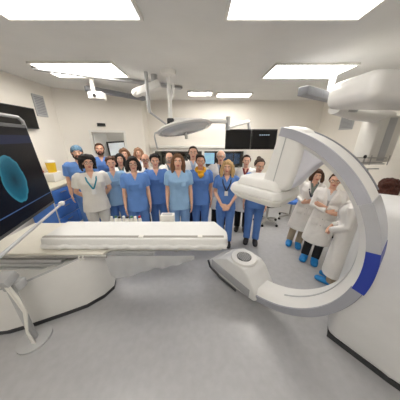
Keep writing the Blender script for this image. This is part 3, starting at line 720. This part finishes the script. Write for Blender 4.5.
# table-side control box with cable
cb = empty('control_box', (-1.62, 1.17, 0), 'grey table-side control box with cables at the lower left', 'control box')
MB().tube([(-.06, 0, .012), (-.06, 0, .72)], .03, seg=12).lathe([(0, 0), (.14, 0), (.14, .02), (.04, .03), (0, .03)], (-.06, 0, 0)).build('stand', LGREY, cb)
MB().box((-.04, -.02, .80), (.13, .12, .09), .02, RX(.3)).build('console', LGREY, cb)
MB().box((-.05, .03, .69), (.14, .10, .09), .015).build('bracket', LGREY, cb)
for i in range(2): MB().tube([(-.06+.03*i, -.03, .74), (.02+.03*i, -.06, .62), (.03+.02*i, -.05, .45), (-.02, -.06, .2), (-.03+.02*i, -.05, .02)], .010, seg=8).build('cable', TRIM, cb)

# ------------------------------------------------------------------ left wall things
t = empty('wall_television', (-3.235, 3.25, 2.10), 'black flat television mounted high on the left wall', 'television')
MB().box((.0, 0, .18), (.05, .95, .37), .008).build('housing', BLACK, t); MB().box((.027, 0, .18), (.004, .91, .33)).build('screen', BLACKS, t)
MB().box((-.045, 0, .18), (.04, .2, .2)).build('wall_bracket', DARK, t)
def grille(name, loc, label, flip=1, wd=.26):
    t = empty(name, loc, label, 'grille')
    MB().box((0, 0, .19), (.025, wd, .40), .006).build('frame', LGREY, t)
    m = MB()
    for i in range(11): m.box((flip*.013, 0, .04+i*.03), (.008, wd-.05, .014))
    m.build('slats', GREYP, t)
grille('ventilation_grille', (-3.286, 3.98, 2.36), 'grey slatted ventilation grille high on the left wall beside the television')
grille('ventilation_grille', (XR-.014, 4.72, 2.14), 'grey slatted grille on the right wall beyond the ceiling pendant', -1, .42)
cb = empty('drawer_cabinet', (-2.98, 3.5, .05), 'blue drawer cabinet with white worktop against the left wall', 'cabinet')
MB().box((0, 0, .51), (.5, .98, .94), .006).build('carcass', OFFW, cb); MB().box((0, 0, -.005), (.44, .92, .09)).build('plinth', DARK, cb); MB().box((0, 0, 1.0), (.54, 1.02, .04), .006).build('worktop', CREAM, cb)
for j in range(2):
    for i, (z, hh) in enumerate(((.83, .26), (.54, .28), (.25, .28))):
        d = MB().box((.258, -.245+.49*j, z), (.02, .475, hh), .006).build('drawer', CABBLUE, cb)
        MB().tube([(.278, -.31+.49*j, z+.06), (.278, -.18+.49*j, z+.06)], .008, seg=8).build('handle', METAL, d)
MB().box((0, -.497, .51), (.47, .012, .9), .004).build('side_panel', CABBLUE, cb)
def bin_(x, y, r, hh, m1, m2, label, z=1.022):
    t = empty('sharps_bin', (x-.03, y-.1, z+.05), label, 'bin')
    MB().lathe([(0, 0), (r*.85, 0), (r, hh*.9), (r, hh), (0, hh)], seg=20).build('container', m1, t)
    MB().lathe([(0, hh), (r*1.06, hh), (r*1.06, hh+.02), (r*.5, hh+.05), (0, hh+.05)], seg=20).build('lid', m2, t)
tag(MB().box((-3.11, 3.62, 1.072+.09), (.24, .3, .18), .012).build('glove_dispenser', TRIM), 'white dispenser box under the yellow sharps bin', 'box')
bin_(-3.08, 3.72, .085, .2, YELLOW, TRIM, 'yellow sharps bin with pale lid above the blue cabinet', 1.203)
bin_(-3.02, 3.36, .06, .24, TRIM, RED, 'slim white container with red lid beside the yellow sharps bin')
tag(MB().box((-2.86, 3.82, 1.102), (.2, .16, .06), .01).build('tissue_box', TRIM), 'low white box at the far end of the blue cabinet worktop', 'box')
# sign over the door, monitor in the doorway
c = RZ @ Vector((D0+.26, -.02, 2.25))
t = empty('door_sign', (A.x+c.x, A.y+c.y, c.z), 'small dark rectangular lamp box on the wall above the doorway', 'sign', rz=ang)
MB().box((0, 0, 0), (.19, .04, .075), .006).build('housing', DARK, t); MB().box((0, -.021, 0), (.16, .004, .045)).build('lens', BLACK, t)
t = empty('cart_monitor', (-2.50, 5.42, 0), 'dark framed monitor with pale screen on a stand in the doorway', 'monitor', rz=.45)
R3 = RYm(-.06)
MB().box((0, 0, 1.62), (.52, .05, .44), .01, R3).build('housing', BLACK, t); MB().box((0, -.027, 1.62), (.43, .004, .35), 0, R3).build('screen', SCR_PALE, t)
MB().tube([(0, .05, .03), (0, .05, 1.6)], .025).lathe([(0, 0), (.25, 0), (.25, .03), (.03, .05), (0, .05)], (0, .05, 0)).build('stand', LGREY, t)

# ------------------------------------------------------------------ operating lamp, arms, hanging monitors
lp = empty('operating_lamp', (-.55, 3.42, 2.0), 'white dome operating lamp on a jointed ceiling arm above the crowd', 'operating lamp')
def LP(*v): return Vector(v)-Vector((-.55, 3.42, 2.0))
MB().tube([LP(-.53, 3.42, CZ-.03), LP(-.53, 3.42, 2.25)], .035).lathe([(0, 0), (.13, 0), (.12, -.06), (.04, -.08), (0, -.08)], LP(-.53, 3.42, CZ)).build('ceiling_post', WHITE, lp)
MB().tube([LP(-.45, 3.42, 2.80), LP(-.47, 3.42, 2.62), LP(-.53, 3.42, 2.52)], .024).build('brace', WHITE, lp)
MB().box(LP(-.53, 3.42, 2.21), (.12, .11, .11), .02).build('joint_box', DARK, lp)
MB().tube([LP(-.53, 3.40, 2.17), LP(-.45, 3.1, 2.13), LP(-.36, 2.92, 2.12)], .024).build('lamp_arm', WHITE, lp)
MB().tube([LP(-.90, 3.40, CZ-.02), LP(-.90, 3.40, 2.42), LP(-.89, 3.40, 2.36)], .03).build('drop_tube', LGREY, lp)
MB().tube([LP(-.89, 3.40, 2.36), LP(-.62, 3.42, 2.17), LP(-.55, 3.42, 2.17)], .017).build('diagonal_arm', LGREY, lp)
TM = Matrix.Translation(LP(-.24, 2.88, 2.075)) @ (RYm(-.20) @ RX(-.16)).to_4x4()
q = MB().lathe([(0, .085), (.12, .08), (.28, .055), (.40, .015), (.43, -.01), (.42, -.025), (.39, -.03), (.38, -.018), (0, -.018)], seg=48)
z = MB(); z.merge(q.bm, TM); hd_ = z.build('lamp_head', WHITE, lp, angle=50)
q = MB().lathe([(0, -.018), (.378, -.018), (.36, -.034), (.2, -.062), (0, -.07)], seg=48); z = MB(); z.merge(q.bm, TM); z.build('lens', GLASSG, hd_)
q = MB().tube([(0, 0, -.06), (0, 0, -.16)], [.02, .026]); z = MB(); z.merge(q.bm, TM); z.build('handle', OFFW, hd_)
q = MB().tube([(-.30, 0, .05), (-.47, 0, .02), (-.49, 0, -.03), (-.49, 0, -.22)], .012, seg=8); z = MB(); z.merge(q.bm, TM); z.build('yoke', LGREY, lp)
ma = empty('monitor_arm', (.52, 3.5, 2.0), 'white ceiling arm reaching right from the lamp post to the black monitors', 'ceiling arm')
def MA(*v): return Vector(v)-Vector((.52, 3.5, 2.0))
MB().tube([MA(-.46, 3.42, 2.245), MA(.50, 3.5, 2.215)], .036).build('horizontal_arm', WHITE, ma)
MB().tube([MA(.52, 3.5, 2.07), MA(.52, 3.5, 2.30)], .042).build('joint', LGREY, ma)
rt = Vector((.46, .38, .12)); 
MB().tube([MA(.52, 3.5, 2.12), MA(.74, 3.68, 2.19), MA(1.0, 3.88, 2.25)], [(.045, .055), (.04, .045), (.035, .035)], side=(0, 0, 1)).build('spring_arm', WHITE, ma)
MB().tube([MA(1.0, 3.9, 2.26), MA(1.05, 3.95, 2.1), MA(1.08, 3.985, 1.95)], .03).box(MA(1.08, 3.975, 1.91), (.7, .03, .12), .01).build('hanger', LGREY, ma)
for i, (x, lab) in enumerate(((.815, 'black hanging monitor nearer the operating lamp'), (1.365, 'black hanging monitor with a faint line of text, nearer the imaging arm'))):
    t = empty('ceiling_monitor', (x, 3.92, 1.70), lab, 'monitor', 'pair of black monitors hanging from the ceiling arm')
    MB().box((0, 0, .20), (.54, .05, .41), .008).build('housing', BLACK, t)
    s_ = MB().box((0, -.027, .20), (.50, .004, .37)).build('screen', BLACKS, t)
    if i:
        m = MB()
        for k_ in range(5): m.box((-.09+k_*.045, -.03, .29), (.03, .002, .012))
        m.build('text_line', SCR_TEXT, s_)
# rails and beams below the ceiling
def bar(name, a, b_, wd, ht, mt_, label, cat, extra=None):
    a, b_ = Vector(a), Vector(b_); t = empty(name, (a+b_)/2, label, cat)
    d = b_-a; R = Matrix.Rotation(math.atan2(d.y, d.x), 3, 'Z') @ RYm(-math.atan2(d.z, math.hypot(d.x, d.y)))
    MB().box((0, 0, 0), (d.length, wd, ht), .012, R).build('beam', mt_, t)
    return t, R, d.length
t, R, ln = bar('ceiling_rail', (-2.3, 4.0, 2.87), (-1.42, 5.0, 2.87), .12, .09, GREYP, 'grey ceiling rail running above the doorway', 'rail')
for k_ in (-1, 1): MB().box(R @ Vector((k_*ln*.4, 0, .075)), (.08, .08, .07), .005, R).build('rail_mount', LGREY, t)
t, R, ln = bar('ceiling_beam', (-1.15, 3.6, 2.70), (-.72, 3.62, 2.85), .16, .12, WHITE, 'thick white ceiling beam left of the operating lamp post', 'beam')
MB().tube([(.12, 0, .05), (.12, 0, .205)], .06).build('ceiling_mount', LGREY, t)
MB().ell(R @ Vector((-ln/2, 0, 0)), (.09, .085, .07)).build('end_cap', OFFW, t)
t = empty('ceiling_camera', (-1.95, 3.75, 2.6), 'white box camera hanging from the ceiling left of the doorway', 'camera')
MB().box((0, 0, .08), (.26, .20, .12), .02).build('housing', OFFW, t); MB().tube([(-.06, 0, .12), (-.06, 0, .38)], .035).build('drop_tube', OFFW, t)
MB().tube([(0, -.1, .07), (0, -.12, .07)], .03).build('lens', BLACK, t)
t, R, ln = bar('ceiling_track', (-2.6, 3.2, 2.95), (-.4, 4.35, 2.95), .10, .05, LGREY, 'long pale ceiling track crossing toward the lamp post', 'rail')
# ceiling pendant at the right
pd = empty('ceiling_pendant', (2.7, 3.05, 1.5), 'white ceiling supply pendant with a hanging column, upper right', 'pendant')
def PD(*v): return Vector(v)-Vector((2.7, 3.05, 1.5))
MB().box(PD(3.02, 3.12, 1.90), (.40, .34, .72), .03).build('supply_column', OFFW, pd)
MB().box(PD(3.02, 2.945, 1.90), (.12, .012, .66), .005).build('socket_strip', LGREY, pd)
MB().tube([PD(1.95, 2.80, 2.32), PD(2.4, 2.95, 2.28), PD(3.05, 3.12, 2.25)], [(.06, .09), (.09, .12), (.10, .14)], side=(0, 0, 1), seg=16).build('lower_arm', WHITE, pd)
MB().tube([PD(2.2, 2.8, 2.30), PD(2.2, 2.75, 2.44)], .08).build('arm_joint', LGREY, pd)
up = MB(); up.box(PD(2.60, 2.45, 2.45), (1.75, .66, .32), .12, RZm(.1), seg=5); up.build('upper_arm', WHITE, pd, angle=50)
MB().tube([PD(2.7, 2.52, 2.6), PD(2.7, 2.52, CZ)], .12, seg=20).build('ceiling_mount', LGREY, pd)
m = MB()
for z in (1.52, 1.62): m.tube([PD(2.58, 2.93, z), PD(3.1, 2.93, z)], .010, seg=8)
for x in (2.85, 3.15): m.tube([PD(x, 2.93, 1.50), PD(x, 2.93, 1.66)], .008, seg=8)
m.build('equipment_rail', METAL, pd)
t, R, ln = bar('ceiling_beam', (1.55, 3.0, 2.60), (2.5, 3.6, 2.60), .16, .12, GREYP, 'grey ceiling beam behind the white pendant arm', 'beam')
MB().tube([(.2, .1, .05), (.2, .1, .375)], .05).build('ceiling_mount', LGREY, t)
iv = empty('infusion_stand', (2.62, 2.80, 0), 'steel infusion stand with crossbars in front of the pendant column', 'infusion stand')
MB().tube([(0, 0, .05), (0, 0, 1.64)], .012).build('pole', METAL, iv)
MB().tube([(-.12, 0, 1.56), (.30, 0, 1.56)], .009, seg=8).tube([(-.12, 0, 1.46), (.28, 0, 1.46)], .009, seg=8).build('crossbar', METAL, iv)
MB().ell((0, 0, 1.65), (.022, .022, .03)).build('top_knob', BLACK, iv)
MB().box((.02, -.03, 1.40), (.09, .07, .12), .01).build('clamp', GREENP, iv)
for i in range(5):
    a = 2*PI*i/5; l_ = MB().tube([(0, 0, .10), (.26*math.cos(a), .26*math.sin(a), .06)], .012, seg=8).build('leg', METAL, iv)
    MB().ell((.26*math.cos(a), .26*math.sin(a), .028), .028, u=10, v=8).build('caster', BLACK, l_)

# ------------------------------------------------------------------ stools and low cabinet behind the arm
def chair(x, y, label, mt_, backrest, rz=0):
    t = empty('office_chair', (x, y, 0), label, 'chair', rz=rz)
    for i in range(5):
        a = 2*PI*i/5+.3; l_ = MB().tube([(0, 0, .12), (.28*math.cos(a), .28*math.sin(a), .075)], [(.026, .022), (.018, .014)], seg=10).build('base_leg', METAL, t)
        MB().ell((.28*math.cos(a), .28*math.sin(a), .032), (.03, .03, .032), u=10, v=8).build('caster', BLACK, l_)
    MB().tube([(0, 0, .09), (0, 0, .44)], .025).build('gas_lift', METAL, t)
    MB().lathe([(0, .44), (.16, .44), (.20, .47), (.20, .51), (.16, .53), (0, .535)], seg=28).build('seat', mt_, t)
    if backrest:
        MB().box((0, .2, .84), (.40, .07, .38), .03, RX(-.1)).build('backrest', mt_, t); MB().tube([(0, .05, .46), (0, .22, .5), (0, .24, .8)], .018).build('back_stem', BLACK, t)
        for s in (1, -1): MB().tube([(.19*s, .1, .47), (.24*s, .08, .66), (.24*s, -.1, .68)], .018, seg=8).build('armrest', BLACK, t)
chair(1.60, 3.75, 'wheeled stool with chrome star base on the floor behind the detector', BLACK, False)
chair(2.26, 3.95, 'wheeled chair with blue backrest and black armrests behind the women in white coats', CABBLUE, True, .5)
lc = empty('low_cabinet', (1.95, 5.0, 0), 'cream low cabinet by the back wall, behind the detector', 'cabinet')
MB().box((0, 0, .46), (1.0, .5, .86), .01).build('carcass', CREAM, lc); MB().box((0, 0, .91), (1.04, .54, .04), .006).build('worktop', TRIM, lc)
for s in (-1, 1):
    d = MB().box((.25*s, -.258, .46), (.48, .02, .82), .005).build('door', CREAM, lc); MB().tube([(.05*s, -.28, .55), (.05*s, -.28, .68)], .008, seg=8).build('handle', METAL, d)
MB().box((0, 0, .015), (.94, .44, .03)).build('plinth', DARK, lc)
